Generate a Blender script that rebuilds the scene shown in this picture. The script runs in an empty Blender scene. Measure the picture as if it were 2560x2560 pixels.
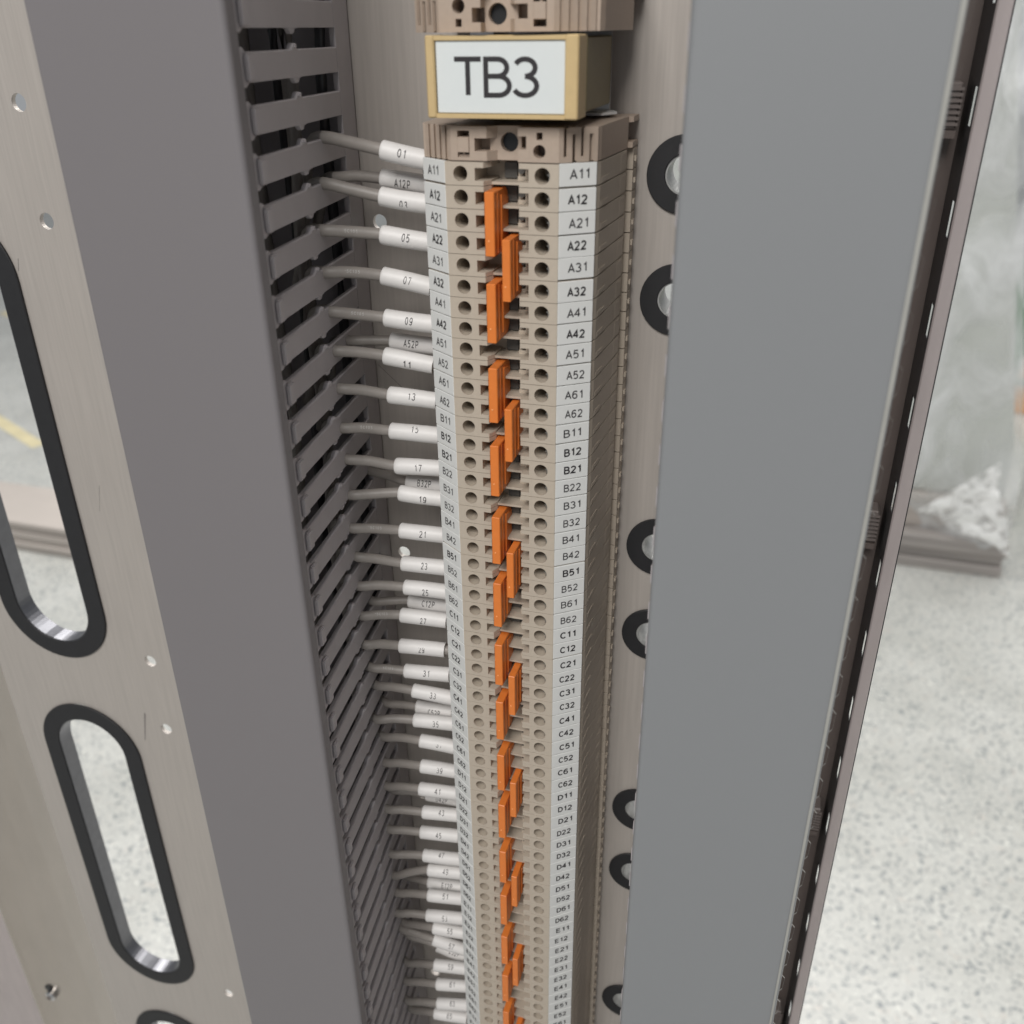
import bpy, bmesh, math, random
from mathutils import Vector, Matrix
from mathutils.geometry import tessellate_polygon
random.seed(7)
S = 0.001                                  # all coordinates below are millimetres
SC = bpy.context.scene
C = SC.collection

# ---------------------------------------------------------------- camera
cam_d = bpy.data.cameras.new("camera")
cam = bpy.data.objects.new("camera", cam_d)
C.objects.link(cam)
RR = ((0.9578158950, 0.2872094577, -0.0099718923),      # image right in the world
      (0.1246355764, -0.4464131385, -0.8861045552),     # image down
      (-0.2589491925, 0.8474821751, -0.4633781162))     # viewing direction
CAM = Vector((51.7088, -207.0913, 26.3378))
m = Matrix(((RR[0][0], -RR[1][0], -RR[2][0], CAM.x * S),
            (RR[0][1], -RR[1][1], -RR[2][1], CAM.y * S),
            (RR[0][2], -RR[1][2], -RR[2][2], CAM.z * S),
            (0, 0, 0, 1)))
cam.matrix_world = m
cam_d.sensor_width = 36
cam_d.lens = 2315.2 / 2560 * 36
cam_d.clip_start = 0.01
cam_d.clip_end = 60
cam_d.dof.use_dof = True
cam_d.dof.focus_distance = 0.262
cam_d.dof.aperture_fstop = 17
SC.camera = cam

# ---------------------------------------------------------------- world and lamps
world = bpy.data.worlds.new("World")
SC.world = world
world.use_nodes = True
bg = world.node_tree.nodes["Background"]
bg.inputs[0].default_value = (0.93, 0.965, 1.0, 1)
bg.inputs[1].default_value = 0.33

def area(name, loc, target, size, sy, power, col):
    d = bpy.data.lights.new(name, 'AREA')
    d.shape = 'RECTANGLE'; d.size = size; d.size_y = sy
    d.energy = power; d.color = col
    o = bpy.data.objects.new(name, d)
    C.objects.link(o)
    o.location = Vector(loc)
    o.rotation_euler = (Vector(target) - Vector(loc)).to_track_quat('-Z', 'Y').to_euler()
    return o
area("hall_lamp", (-0.06, -1.12, 0.95), (-0.03, 0, -0.10), 0.6, 0.6, 19.8, (1.0, 0.975, 0.94))
area("hall_lamp", (1.9, 1.2, 2.0), (0.6, 1.4, -1.1), 1.2, 1.2, 30, (1.0, 0.98, 0.95))  # added lamp behind the plate, brightens floor and wrapped pallet only
area("hall_lamp", (0.3, 2.6, 2.1), (0.6, 1.9, -1.1), 1.6, 1.6, 68, (1.0, 0.985, 0.96))  # added to light the floor and pallet, no fixture seen
area("hall_lamp", (-2.2, 1.6, 2.0), (-1.4, 1.6, -1.1), 1.6, 1.6, 62, (1.0, 0.985, 0.96))  # added to light the floor behind the left slots, no fixture seen

SC.render.engine = 'CYCLES'
SC.view_settings.view_transform = 'Standard'
SC.view_settings.look = 'None'
SC.view_settings.exposure = 0
SC.view_settings.gamma = 1
SC.cycles.max_bounces = 7
SC.cycles.diffuse_bounces = 4

# ---------------------------------------------------------------- materials
def mat(name, col, rough=0.5, metal=0.0, vary=0.0, vscale=(300, 300, 300), bump=0.0, bscale=4000, spec=0.5, rvary=0.0, alpha=None, coat=0.0):
    m = bpy.data.materials.new(name)
    m.use_nodes = True
    nt = m.node_tree
    b = nt.nodes["Principled BSDF"]
    b.inputs["Base Color"].default_value = (*col, 1)
    b.inputs["Roughness"].default_value = rough
    b.inputs["Metallic"].default_value = metal
    b.inputs["Specular IOR Level"].default_value = spec
    if coat: b.inputs["Coat Weight"].default_value = coat
    tc = nt.nodes.new("ShaderNodeTexCoord")
    if vary > 0:
        mp = nt.nodes.new("ShaderNodeMapping"); mp.inputs["Scale"].default_value = vscale
        nt.links.new(tc.outputs["Object"], mp.inputs[0])
        no = nt.nodes.new("ShaderNodeTexNoise"); no.inputs["Scale"].default_value = 1.0
        no.inputs["Detail"].default_value = 5; no.inputs["Roughness"].default_value = 0.6
        nt.links.new(mp.outputs[0], no.inputs["Vector"])
        ra = nt.nodes.new("ShaderNodeValToRGB")
        ra.color_ramp.elements[0].position = 0.3; ra.color_ramp.elements[1].position = 0.7
        ra.color_ramp.elements[0].color = (*[c * (1 - vary) for c in col], 1)
        ra.color_ramp.elements[1].color = (*[min(1, c * (1 + vary)) for c in col], 1)
        nt.links.new(no.outputs[0], ra.inputs[0])
        nt.links.new(ra.outputs[0], b.inputs["Base Color"])
        if rvary:
            mr = nt.nodes.new("ShaderNodeMapRange")
            mr.inputs["To Min"].default_value = rough - rvary; mr.inputs["To Max"].default_value = rough + rvary
            nt.links.new(no.outputs[0], mr.inputs[0]); nt.links.new(mr.outputs[0], b.inputs["Roughness"])
    if bump > 0:
        n2 = nt.nodes.new("ShaderNodeTexNoise"); n2.inputs["Scale"].default_value = bscale
        n2.inputs["Detail"].default_value = 3
        nt.links.new(tc.outputs["Object"], n2.inputs["Vector"])
        bp = nt.nodes.new("ShaderNodeBump"); bp.inputs["Strength"].default_value = bump
        bp.inputs["Distance"].default_value = 0.0001
        nt.links.new(n2.outputs[0], bp.inputs["Height"]); nt.links.new(bp.outputs[0], b.inputs["Normal"])
    return m

M = {}
M['plate'] = mat("brushed_plate", (0.47, 0.43, 0.395), 0.42, 0.25, 0.07, (900, 900, 30), 0.10, 2500, rvary=0.07)
M['frame'] = mat("galvanised_frame", (0.54, 0.485, 0.435), 0.25, 0.85, 0.05, (60, 60, 25), 0.05, 900)
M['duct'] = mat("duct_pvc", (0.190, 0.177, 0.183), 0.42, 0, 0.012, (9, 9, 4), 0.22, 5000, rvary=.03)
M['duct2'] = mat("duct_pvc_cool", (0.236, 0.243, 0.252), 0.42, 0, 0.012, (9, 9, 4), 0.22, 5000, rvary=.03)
M['duct_in'] = mat("duct_wall_pvc", (0.42, 0.39, 0.40), 0.45, 0, 0.04, (120, 120, 60), 0.2, 3000)
M['beige'] = mat("terminal_polyamide", (0.475, 0.41, 0.335), 0.5, 0, 0.03, (700, 700, 700), 0.2, 6000)
M['bracket'] = mat("bracket_polyamide", (0.42, 0.335, 0.27), 0.5, 0, 0.04, (700, 700, 700), 0.25, 6000)
M['yellow'] = mat("marker_frame_polyamide", (0.58, 0.43, 0.22), 0.45, 0, 0.04, (400, 400, 400), 0.15, 5000)
M['tag'] = mat("white_tag", (0.72, 0.725, 0.71), 0.42, 0, 0.02, (300, 300, 300))
M['paper'] = mat("label_card", (0.70, 0.735, 0.735), 0.35, 0, 0.01, (200, 200, 200))
M['ink'] = mat("black_ink", (0.025, 0.022, 0.025), 0.6)
M['ink_soft'] = mat("grey_ink", (0.055, 0.052, 0.055), 0.6, 0, 0.5, (2500, 2500, 2500))
M['orange'] = mat("orange_polyamide", (0.72, 0.20, 0.036), 0.42, 0, 0.04, (500, 500, 500), 0.15, 5000)
M['sleeve'] = mat("white_sleeve", (0.72, 0.70, 0.685), 0.48, 0, 0.03, (200, 200, 200), 0.12, 2200)
M['wire'] = mat("grey_insulation", (0.27, 0.245, 0.225), 0.45, 0, 0.06, (300, 300, 300), 0.1, 3000)
M['wire_dark'] = mat("dark_insulation", (0.06, 0.06, 0.065), 0.35)
M['print'] = mat("pale_print", (0.5, 0.48, 0.46), 0.5)
M['rubber'] = mat("black_rubber", (0.016, 0.016, 0.018), 0.6, 0, 0.1, (300, 300, 300), 0.3, 2500)
M['steel'] = mat("zinc_steel", (0.62, 0.62, 0.62), 0.25, 1.0, 0.06, (800, 800, 800))
M['lip'] = mat("cut_metal_edge", (0.20, 0.20, 0.215), 0.30, 1.0, 0.08, (200, 200, 200))
M['clip'] = mat('clip_plastic', (.20, .17, .16), .45)
M['spacer'] = mat('spacer_metal', (0.46, 0.46, 0.45), 0.4, 0.5, 0.12, (500, 500, 500))
M['brown'] = mat("dark_profile", (0.15, 0.122, 0.112), 0.45, 0.0, 0.08, (200, 200, 40))
M['black'] = mat("black_profile", (0.012, 0.013, 0.015), 0.4)
M['pinkish'] = mat("flange_metal", (0.50, 0.44, 0.43), 0.42, 0.35, 0.06, (200, 200, 50))
M['copper'] = mat("tinned_contact", (0.30, 0.285, 0.26), 0.35, 0.8)
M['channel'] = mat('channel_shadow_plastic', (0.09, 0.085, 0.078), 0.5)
M['hole'] = mat("deep_polyamide", (0.33, 0.285, 0.24), 0.55)

# ---------------------------------------------------------------- mesh helpers
def build(name, bm, mt, parent=None, smooth=False, loc=None):
    me = bpy.data.meshes.new(name)
    bmesh.ops.recalc_face_normals(bm, faces=bm.faces)
    bm.to_mesh(me); bm.free()
    me.materials.append(mt)
    if smooth:
        me.polygons.foreach_set("use_smooth", [True] * len(me.polygons))
    return link(name, me, parent, loc)

def link(name, me, parent=None, loc=None):
    o = bpy.data.objects.new(name, me)
    C.objects.link(o)
    if loc is not None: o.location = Vector(loc) * S
    if parent: o.parent = parent
    return o

def tag(o, label, cat, group=None, kind=None):
    o['label'] = label
    if cat: o['category'] = cat
    if group: o['group'] = group
    if kind: o['kind'] = kind
    return o

def empty(name, loc):
    o = bpy.data.objects.new(name, None)
    C.objects.link(o); o.location = Vector(loc) * S
    o.empty_display_size = 0.003
    return o

def prism(bm, loops, f, w0, w1, bev=0.0, seg=1):
    """loops[0] outline, rest holes, in a (u,v) plane; f(u,v,w) gives the point in mm; extruded from w0 to w1"""
    tmp = bmesh.new()
    flat = [p for l in loops for p in l]
    tris = tessellate_polygon([[Vector((u, v, 0)) for u, v in l] for l in loops])
    a = [tmp.verts.new(Vector(f(u, v, w0)) * S) for u, v in flat]
    b = [tmp.verts.new(Vector(f(u, v, w1)) * S) for u, v in flat]
    for t in tris:
        try:
            tmp.faces.new([a[i] for i in t]); tmp.faces.new([b[i] for i in reversed(t)])
        except ValueError: pass
    k = 0
    for l in loops:
        n = len(l)
        for i in range(n):
            j = (i + 1) % n
            try: tmp.faces.new([a[k + i], a[k + j], b[k + j], b[k + i]])
            except ValueError: pass
        k += n
    bmesh.ops.recalc_face_normals(tmp, faces=tmp.faces)
    if bev > 0:
        bmesh.ops.dissolve_limit(tmp, angle_limit=0.02, verts=tmp.verts, edges=tmp.edges)
        es = [e for e in tmp.edges if len(e.link_faces) == 2 and e.calc_face_angle(0) > 0.6]
        bmesh.ops.bevel(tmp, geom=es, offset=bev * S, segments=seg, affect='EDGES', clamp_overlap=True)
    me = bpy.data.meshes.new("t"); tmp.to_mesh(me); tmp.free()
    bm.from_mesh(me); bpy.data.meshes.remove(me)

def box(bm, x0, x1, y0, y1, z0, z1, bev=0.0, seg=1):
    prism(bm, [[(x0, y0), (x1, y0), (x1, y1), (x0, y1)]], lambda u, v, w: (u, v, w), z0, z1, bev, seg)

def rect(a, b, c, d): return [(a, c), (b, c), (b, d), (a, d)]
def circle(x, z, r, n=28, ph=0): return [(x + r * math.cos(ph + 2 * math.pi * i / n), z + r * math.sin(ph + 2 * math.pi * i / n)) for i in range(n)]
def stadium(x, z0, z1, r, n=20):
    """upright slot with rounded ends"""
    p = [(x + r * math.cos(math.pi * i / n), z1 - r + r * math.sin(math.pi * i / n)) for i in range(n + 1)]
    p += [(x - r * math.cos(math.pi * i / n), z0 + r - r * math.sin(math.pi * i / n)) for i in range(n + 1)]
    return p
XZ = lambda u, v, w: (u, w, v)
XY = lambda u, v, w: (u, v, w)

def tube(bm, pts, r, n=14, caps=True):
    """round tube through points (mm); r a number or a list"""
    P = [Vector(p) for p in pts]
    rs = r if isinstance(r, (list, tuple)) else [r] * len(P)
    rings = []
    up = Vector((0, 0, 1))
    for i, p in enumerate(P):
        d = (P[min(i + 1, len(P) - 1)] - P[max(i - 1, 0)]).normalized()
        a = up - d * up.dot(d)
        if a.length < 1e-3: a = Vector((1, 0, 0)) - d * d.x
        a.normalize(); b = d.cross(a)
        rings.append([bm.verts.new((p + (a * math.cos(t) + b * math.sin(t)) * rs[i]) * S)
                      for t in [2 * math.pi * k / n for k in range(n)]])
    for i in range(len(rings) - 1):
        for k in range(n):
            bm.faces.new([rings[i][k], rings[i][(k + 1) % n], rings[i + 1][(k + 1) % n], rings[i + 1][k]])
    if caps:
        bm.faces.new(rings[0][::-1]); bm.faces.new(rings[-1])

def spline(pts, per=6):
    P = [Vector(p) for p in pts]
    P = [P[0] * 2 - P[1]] + P + [P[-1] * 2 - P[-2]]
    out = []
    for i in range(1, len(P) - 2):
        for k in range(per):
            t = k / per
            out.append(0.5 * ((2 * P[i]) + (P[i + 1] - P[i - 1]) * t + (2 * P[i - 1] - 5 * P[i] + 4 * P[i + 1] - P[i + 2]) * t * t
                              + (3 * P[i] - P[i - 1] - 3 * P[i + 1] + P[i + 2]) * t ** 3))
    out.append(P[-2])
    return out

def _arc(cx, cy, rx, ry, a0, a1, n=14):
    return [(cx + rx * math.cos(math.radians(a0 + (a1 - a0) * k / n)), cy + ry * math.sin(math.radians(a0 + (a1 - a0) * k / n))) for k in range(n + 1)]
_six = [[(.56, .86)] + _arc(.385, .52, .335, .48, 60, 180, 10) + [(.05, .31)], _arc(.32, .31, .27, .31, 180, 540, 20)]
GLYPH = {
 '0': [_arc(.32, .5, .27, .5, 90, 450, 26)], '1': [[(.14, .76), (.36, 1), (.36, 0)]],
 '2': [_arc(.32, .72, .26, .28, 165, -28, 14) + [(.05, 0), (.62, 0)]],
 '3': [_arc(.30, .765, .25, .235, 155, -90, 14), _arc(.30, .265, .29, .265, 90, -155, 14)],
 '4': [[(.46, 0), (.46, 1), (.02, .3), (.64, .3)]], '5': [[(.57, 1), (.15, 1), (.09, .50)] + _arc(.31, .32, .29, .32, 118, -138, 16)],
 '6': _six, '7': [[(.04, 1), (.60, 1), (.25, 0)]],
 '8': [_arc(.32, .765, .225, .235, -90, 270, 18), _arc(.32, .265, .28, .265, 90, 450, 20)],
 '9': [[(.64 - a, 1 - b) for a, b in l] for l in _six],
 'A': [[(0, 0), (.34, 1), (.68, 0)], [(.12, .33), (.56, .33)]],
 'B': [[(.06, 0), (.06, 1)] + _arc(.36, .765, .23, .235, 90, -90, 10) + [(.06, .53)], [(.06, .53)] + _arc(.38, .265, .27, .265, 90, -90, 10) + [(.0, 0)]],
 'C': [_arc(.38, .5, .34, .5, 42, 318, 22)], 'D': [[(.06, 0), (.06, 1)] + _arc(.30, .5, .36, .5, 90, -90, 16) + [(.06, 0)]],
 'E': [[(.60, 1), (.06, 1), (.06, 0), (.62, 0)], [(.06, .53), (.55, .53)]], 'F': [[(.60, 1), (.06, 1), (.06, 0)], [(.06, .53), (.52, .53)]],
 'G': [_arc(.38, .5, .34, .5, 42, 330, 22) + [(.68, .45), (.42, .45)]],
 'P': [[(.06, 0), (.06, 1)] + _arc(.37, .735, .25, .265, 90, -90, 12) + [(.06, .47)]], 'T': [[(0, 1), (.68, 1)], [(.34, 1), (.34, 0)]],
}
def stroke_text(s, sw, gap):
    V, F, x, LY = [], [], 0.0, []
    for ch in s:
        wch = .5 if ch == '1' else .66
        for li, l in enumerate(GLYPH[ch]):
            l = [(x + a, sw / 2 + b * (1 - sw)) for a, b in l]
            closed = abs(l[0][0] - l[-1][0]) + abs(l[0][1] - l[-1][1]) < 1e-6
            pts = [l[0]]
            for a, b in zip(l, l[1:]):
                n = max(1, int(math.dist(a, b) / .13))
                pts += [(a[0] + (b[0] - a[0]) * k / n, a[1] + (b[1] - a[1]) * k / n) for k in range(1, n + 1)]
            if not closed and len(l) < 4 and ch not in '1':
                pass
            N = len(pts); k0 = len(V)
            for i, p in enumerate(pts):
                pa = pts[i - 1] if i else (pts[-2] if closed else None)
                pb = pts[i + 1] if i < N - 1 else (pts[1] if closed else None)
                d1 = Vector((p[0] - pa[0], p[1] - pa[1])).normalized() if pa else None
                d2 = Vector((pb[0] - p[0], pb[1] - p[1])).normalized() if pb else None
                d1 = d1 or d2; d2 = d2 or d1
                t = (d1 + d2)
                t = t.normalized() if t.length > .2 else d1
                nrm = Vector((-t.y, t.x)); c = max(.5, nrm.dot(Vector((-d1.y, d1.x))))
                e = 0
                q = Vector(p)
                if not closed and i == 0 and ch in 'BDEFPT4': q = q - d1 * sw / 2 * 0
                V.append(tuple(q + nrm * sw / 2 / c)); V.append(tuple(q - nrm * sw / 2 / c))
            LY += [li] * (len(V) - k0)
            for i in range(N - 1): F.append((k0 + 2 * i, k0 + 2 * i + 1, k0 + 2 * i + 3, k0 + 2 * i + 2))
        x += wch + gap
    x0 = min(a for a, b in V); x1 = max(a for a, b in V)
    return [(a - (x0 + x1) / 2, b) for a, b in V], F, x1 - x0, LY

def lettering(name, s, f, mt, parent, cap, width=None, loc=None, sw=.11, gap=.2):
    """f(u,v) -> point in mm; u centred, v from the baseline"""
    v, fs, w, ly = stroke_text(s, sw, gap)
    sx = cap if width is None else width / w
    me = bpy.data.meshes.new(name)
    P = []
    for (a, b), k in zip(v, ly):            # strokes of one glyph lie on each other like two coats of ink
        q = Vector(f(a * sx, b * cap))
        if k:
            n = (Vector(f(a * sx + .01, b * cap)) - q).cross(Vector(f(a * sx, b * cap + .01)) - q).normalized()
            q = q + n * .006 * k
        P.append(q * S)
    me.from_pydata(P, [], fs)
    me.materials.append(mt)
    return link(name, me, parent, loc)

# ================================================================ floor and things on it
FZ = -1170.0
bm = bmesh.new()
box(bm, -9000, 9000, -3000, 16000, FZ - 20, FZ)
fm = bpy.data.materials.new("flake_floor"); fm.use_nodes = True
nt = fm.node_tree; b = nt.nodes["Principled BSDF"]
tc = nt.nodes.new("ShaderNodeTexCoord")
def noise(scale, detail=2, rough=0.5, dist=0.0):
    n = nt.nodes.new("ShaderNodeTexNoise"); n.inputs["Scale"].default_value = scale
    n.inputs["Detail"].default_value = detail; n.inputs["Roughness"].default_value = rough
    n.inputs["Distortion"].default_value = dist
    nt.links.new(tc.outputs["Object"], n.inputs["Vector"]); return n
def ramp(src, p0, c0, p1, c1):
    r = nt.nodes.new("ShaderNodeValToRGB")
    r.color_ramp.elements[0].position = p0; r.color_ramp.elements[0].color = (*c0, 1)
    r.color_ramp.elements[1].position = p1; r.color_ramp.elements[1].color = (*c1, 1)
    nt.links.new(src, r.inputs[0]); return r
def mix(fac, a, c):
    x = nt.nodes.new("ShaderNodeMix"); x.data_type = 'RGBA'
    nt.links.new(fac, x.inputs[0]); nt.links.new(a, x.inputs[6])
    if isinstance(c, tuple): x.inputs[7].default_value = (*c, 1)
    else: nt.links.new(c, x.inputs[7])
    return x.outputs[2]
base = ramp(noise(7, 4).outputs[0], .35, (.47, .47, .44), .65, (.545, .545, .515))
f1 = ramp(noise(145, 2, .6, .5).outputs[0], .56, (0, 0, 0), .64, (1, 1, 1))
f2 = ramp(noise(170, 2, .6, .9).outputs[0], .62, (0, 0, 0), .70, (1, 1, 1))
f3 = ramp(noise(60, 2, .5, .5).outputs[0], .62, (0, 0, 0), .72, (.5, .5, .5))
col = mix(f3.outputs[0], base.outputs[0], (.54, .49, .44))
col = mix(f2.outputs[0], col, (.80, .80, .74))
col = mix(f1.outputs[0], col, (.20, .22, .23))
nt.links.new(col, b.inputs["Base Color"]); b.inputs["Roughness"].default_value = 0.28
floor = build("floor", bm, fm)
tag(floor, "pale epoxy floor with grey and tan flakes", None, kind="structure")

M['tape'] = mat("floor_tape", (.68, .60, .38), .5, 0, .15, (20, 20, 20))
bm = bmesh.new()
prism(bm, [[(-3400, 2560), (-2250, 1990), (-2230, 2030), (-3380, 2600)]], XY, FZ, FZ + 1.5)
prism(bm, [[(-3600, 3300), (-2450, 2760), (-2430, 2795), (-3580, 3335)]], XY, FZ, FZ + 1.5)
o = build("floor_marking", bm, M['tape']); tag(o, "faded yellow tape lines on the floor behind the slotted panel", None, kind="structure")

M['crate'] = mat("pallet_board", (.50, .45, .41), .6, 0, .14, (1.2, 3, 60), .2, 60)
M['ply'] = mat("grey_board", (.36, .33, .31), .6, 0, .25, (2, 4, 70), .2, 60)
M['card'] = mat("pale_carton", (.66, .68, .64), .5, 0, .10, (3, 3, 1.5))
film = mat("stretch_film", (.74, .77, .76), .12, 0, .22, (9, 9, 2.5), .0)
nt = film.node_tree; b = nt.nodes["Principled BSDF"]; tc = nt.nodes.new("ShaderNodeTexCoord")
mpn = nt.nodes.new("ShaderNodeMapping"); mpn.inputs["Scale"].default_value = (9, 9, 5); mpn.inputs["Rotation"].default_value = (.3, .5, .2)
nt.links.new(tc.outputs["Object"], mpn.inputs[0])
n = nt.nodes.new("ShaderNodeTexNoise"); n.inputs["Scale"].default_value = 1.1; n.inputs["Detail"].default_value = 5; n.inputs["Distortion"].default_value = .9
nt.links.new(mpn.outputs[0], n.inputs["Vector"])
bp = nt.nodes.new("ShaderNodeBump"); bp.inputs["Strength"].default_value = .45; bp.inputs["Distance"].default_value = .05
nt.links.new(n.outputs[0], bp.inputs["Height"]); nt.links.new(bp.outputs[0], b.inputs["Normal"])
ar = nt.nodes.new("ShaderNodeMapRange"); ar.inputs["From Min"].default_value = .35; ar.inputs["From Max"].default_value = .68
ar.inputs["To Min"].default_value = .12; ar.inputs["To Max"].default_value = .85
nt.links.new(n.outputs[0], ar.inputs[0]); nt.links.new(ar.outputs[0], b.inputs["Alpha"])
b.inputs["Base Color"].default_value = (.85, .86, .86, 1)
for l_ in list(nt.links):
    if l_.to_socket == b.inputs["Base Color"]: nt.links.remove(l_)
M['film'] = film

w = empty("wrapped_pallet", (400, 2000, FZ))
tag(w, "tall pale load in clear stretch film on a grey board pallet at the right", "wrapped pallet")
def rel(o, p):   # keep world coordinates for a part of an object whose base is moved
    o.parent = p; o.matrix_parent_inverse = Matrix.Translation(p.location).inverted(); return o
bm = bmesh.new()
box(bm, -250, 625, 1967, 2700, FZ, FZ + 26, 3)
box(bm, -250, 622, 1975, 2700, FZ + 27, FZ + 52, 3)
box(bm, -250, 628, 1967, 2700, FZ + 53, FZ + 90, 4)
rel(build("pallet_board", bm, M['ply']), w)
bm = bmesh.new(); box(bm, -250, 612, 2010, 2700, FZ + 91, FZ + 175, 4)
rel(build("carton_base", bm, M['crate']), w)
bm = bmesh.new(); prism(bm, [[(-250, FZ + 176), (608, FZ + 176), (600, -860), (420, 0), (380, 330), (-250, 330)]], XZ, 2040, 2600, 6)
rel(build("carton", bm, M['card']), w)
bm = bmesh.new()
nx, nz = 60, 90
rnd = random.Random(3)
ph = [(rnd.uniform(.004, .03), rnd.uniform(-.02, .02), rnd.uniform(0, 6), rnd.uniform(2, 9)) for _ in range(14)]
def bulge(x, z): return sum(a * math.sin(k1 * x + k2 * z + p) for k1, k2, p, a in ph)
for side in (0, 1):
    g = []
    for j in range(nz + 1):
        row = []
        for i in range(nx + 1):
            z = FZ + 60 + 1400 * j / nz
            if side == 0: x = -250 + (870 - .212 * max(0, z + 905)) * i / nx; y = 1995 + bulge(x, z) * .9
            else: y = 1995 + 60 * i / nx; x = 618 - .212 * max(0, z + 905) + bulge(y, z) * .7
            row.append(bm.verts.new(Vector((x, y, z)) * S))
        g.append(row)
    for j in range(nz):
        for i in range(nx): bm.faces.new([g[j][i], g[j][i + 1], g[j + 1][i + 1], g[j + 1][i]])
rel(build("stretch_film", bm, M['film'], smooth=True), w)
# glare on the wrap, put in as a white triangle over the pallet corner
M['tail'] = mat("white_film_tail", (.95, .95, .93), .25, 0, .02, (20, 20, 20), coat=1.0)
nt = M['tail'].node_tree; b = nt.nodes["Principled BSDF"]; tc = nt.nodes.new("ShaderNodeTexCoord")
n = nt.nodes.new("ShaderNodeTexNoise"); n.inputs["Scale"].default_value = 26; n.inputs["Detail"].default_value = 6; n.inputs["Distortion"].default_value = 1.2
nt.links.new(tc.outputs["Object"], n.inputs["Vector"])
ar = nt.nodes.new("ShaderNodeMapRange"); ar.inputs["From Min"].default_value = .38; ar.inputs["From Max"].default_value = .5
ar.inputs["To Min"].default_value = .25; ar.inputs["To Max"].default_value = 1
nt.links.new(n.outputs[0], ar.inputs[0]); nt.links.new(ar.outputs[0], b.inputs["Alpha"])
bp = nt.nodes.new("ShaderNodeBump"); bp.inputs["Strength"].default_value = .6; bp.inputs["Distance"].default_value = .02
nt.links.new(n.outputs[0], bp.inputs["Height"]); nt.links.new(bp.outputs[0], b.inputs["Normal"])
bm = bmesh.new()
A_, B_, C_ = Vector((405, 1958, -1012)), Vector((562, 1990, -880)), Vector((628, 1957, -1104))
N = 26; g = {}
for i in range(N + 1):
    for j in range(N + 1 - i):
        u, v = i / N, j / N
        q = A_ * (1 - u - v) + B_ * u + C_ * v
        edge = min(u, v, 1 - u - v)
        q.y -= 5 * math.sin(5 * u + 3 * v) * math.sin(6 * v + 2) + 1.2 * math.sin(17 * u - 9 * v)
        q += Vector((7 * math.sin(9 * v + 2 * u) * (1 - v), 0, 13 * math.sin(3.1 * u + .6) * v + 6 * math.sin(11 * v + 3 * u)))
        g[i, j] = bm.verts.new(q * S)
for i in range(N):
    for j in range(N - i):
        bm.faces.new([g[i, j], g[i + 1, j], g[i, j + 1]])
        if i + j < N - 1: bm.faces.new([g[i + 1, j], g[i + 1, j + 1], g[i, j + 1]])
rel(build("film_tail", bm, M['tail'], smooth=True), w)

M['green'] = mat("green_plastic", (.10, .26, .12), .5, 0, .1, (10, 10, 10))
M['tan'] = mat("orange_board", (.78, .40, .16), .5, 0, .1, (10, 10, 10))
w = empty("floor_crate", (980, 3150, FZ))
tag(w, "green and orange crate on the floor at the right edge, beyond the wrapped pallet", "crate")
bm = bmesh.new(); box(bm, 822, 1300, 3150, 3500, FZ, FZ + 95, 5); rel(build("crate_base", bm, M['tan']), w)
bm = bmesh.new(); box(bm, 822, 1300, 3160, 3500, FZ + 96, FZ + 460, 5); rel(build("crate_body", bm, M['green']), w)
bm = bmesh.new(); prism(bm, [[(825, 130), (850, 130), (905, 430), (860, 430)]], lambda u, v, w_: (u, w_, FZ + v), 3135, 3158, 2); rel(build("crate_strap", bm, M['tan']), w)
w = empty("floor_plank", (-1800, 1480, FZ))
tag(w, "low grey and pink plank stack on the floor, seen through the long slot in the left panel", "plank stack")
bm = bmesh.new()
for k in range(3): box(bm, -2050, -1560 + 25 * k, 1430 + 8 * k, 1640, FZ + 25 * k, FZ + 23 + 25 * k, 3)
rel(build("plank", bm, M['crate']), w)

# ================================================================ mounting plate
PY = 40.0
SL = [(-218.4, -203.7 + 182, -203.7), (-218.4, -229.4, -411.2), (-218.4, -437.4, -619)]
GZ = [-6.8, -38.4, -114.2, -146.5, -222.7, -254.3, -329.5, -361]
GX = (22.6, -38.2)
HL = [8.0, -26.4, -198.0, -233.0, -405.0, -440]
HR = [-21.8, -129.3, -238.3, -344.3]
plate = empty("mounting_plate", (-90, PY, -250))
tag(plate, "brushed metal mounting plate with rubber edged slots and round holes behind the ducts", "mounting plate")
outer = rect(-256.5, 79.0, -720, 170)
holes = [stadium(x, b_, t_, 17.6) for x, t_, b_ in SL]
holes += [circle(gx, z, 5.0) for gx in GX for z in GZ] + [circle(-176.6, z, 2.6) for z in HL]
holes += [circle(-61.8, z, 2.1) for z in HR]
bm = bmesh.new()
prism(bm, [outer] + holes, XZ, PY, PY + 1.6)
rel(build("plate_sheet", bm, M['plate']), plate)
for x, t_, b_ in SL:
    bm = bmesh.new()
    prism(bm, [stadium(x, b_, t_, 25.2, 28), stadium(x, b_ + 8, t_ - 8, 17.3, 28)], XZ, PY - 1.0, PY, 0.25)
    e = rel(build("rubber_edging", bm, M['rubber']), plate)
    bm = bmesh.new()
    prism(bm, [stadium(x, b_ + 7.6, t_ - 7.6, 17.5, 28), stadium(x, b_ + 8.4, t_ - 8.4, 16.9, 28)], XZ, PY - 0.6, PY + 6.2)
    rel(build("slot_rim", bm, M['lip']), plate)
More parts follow.
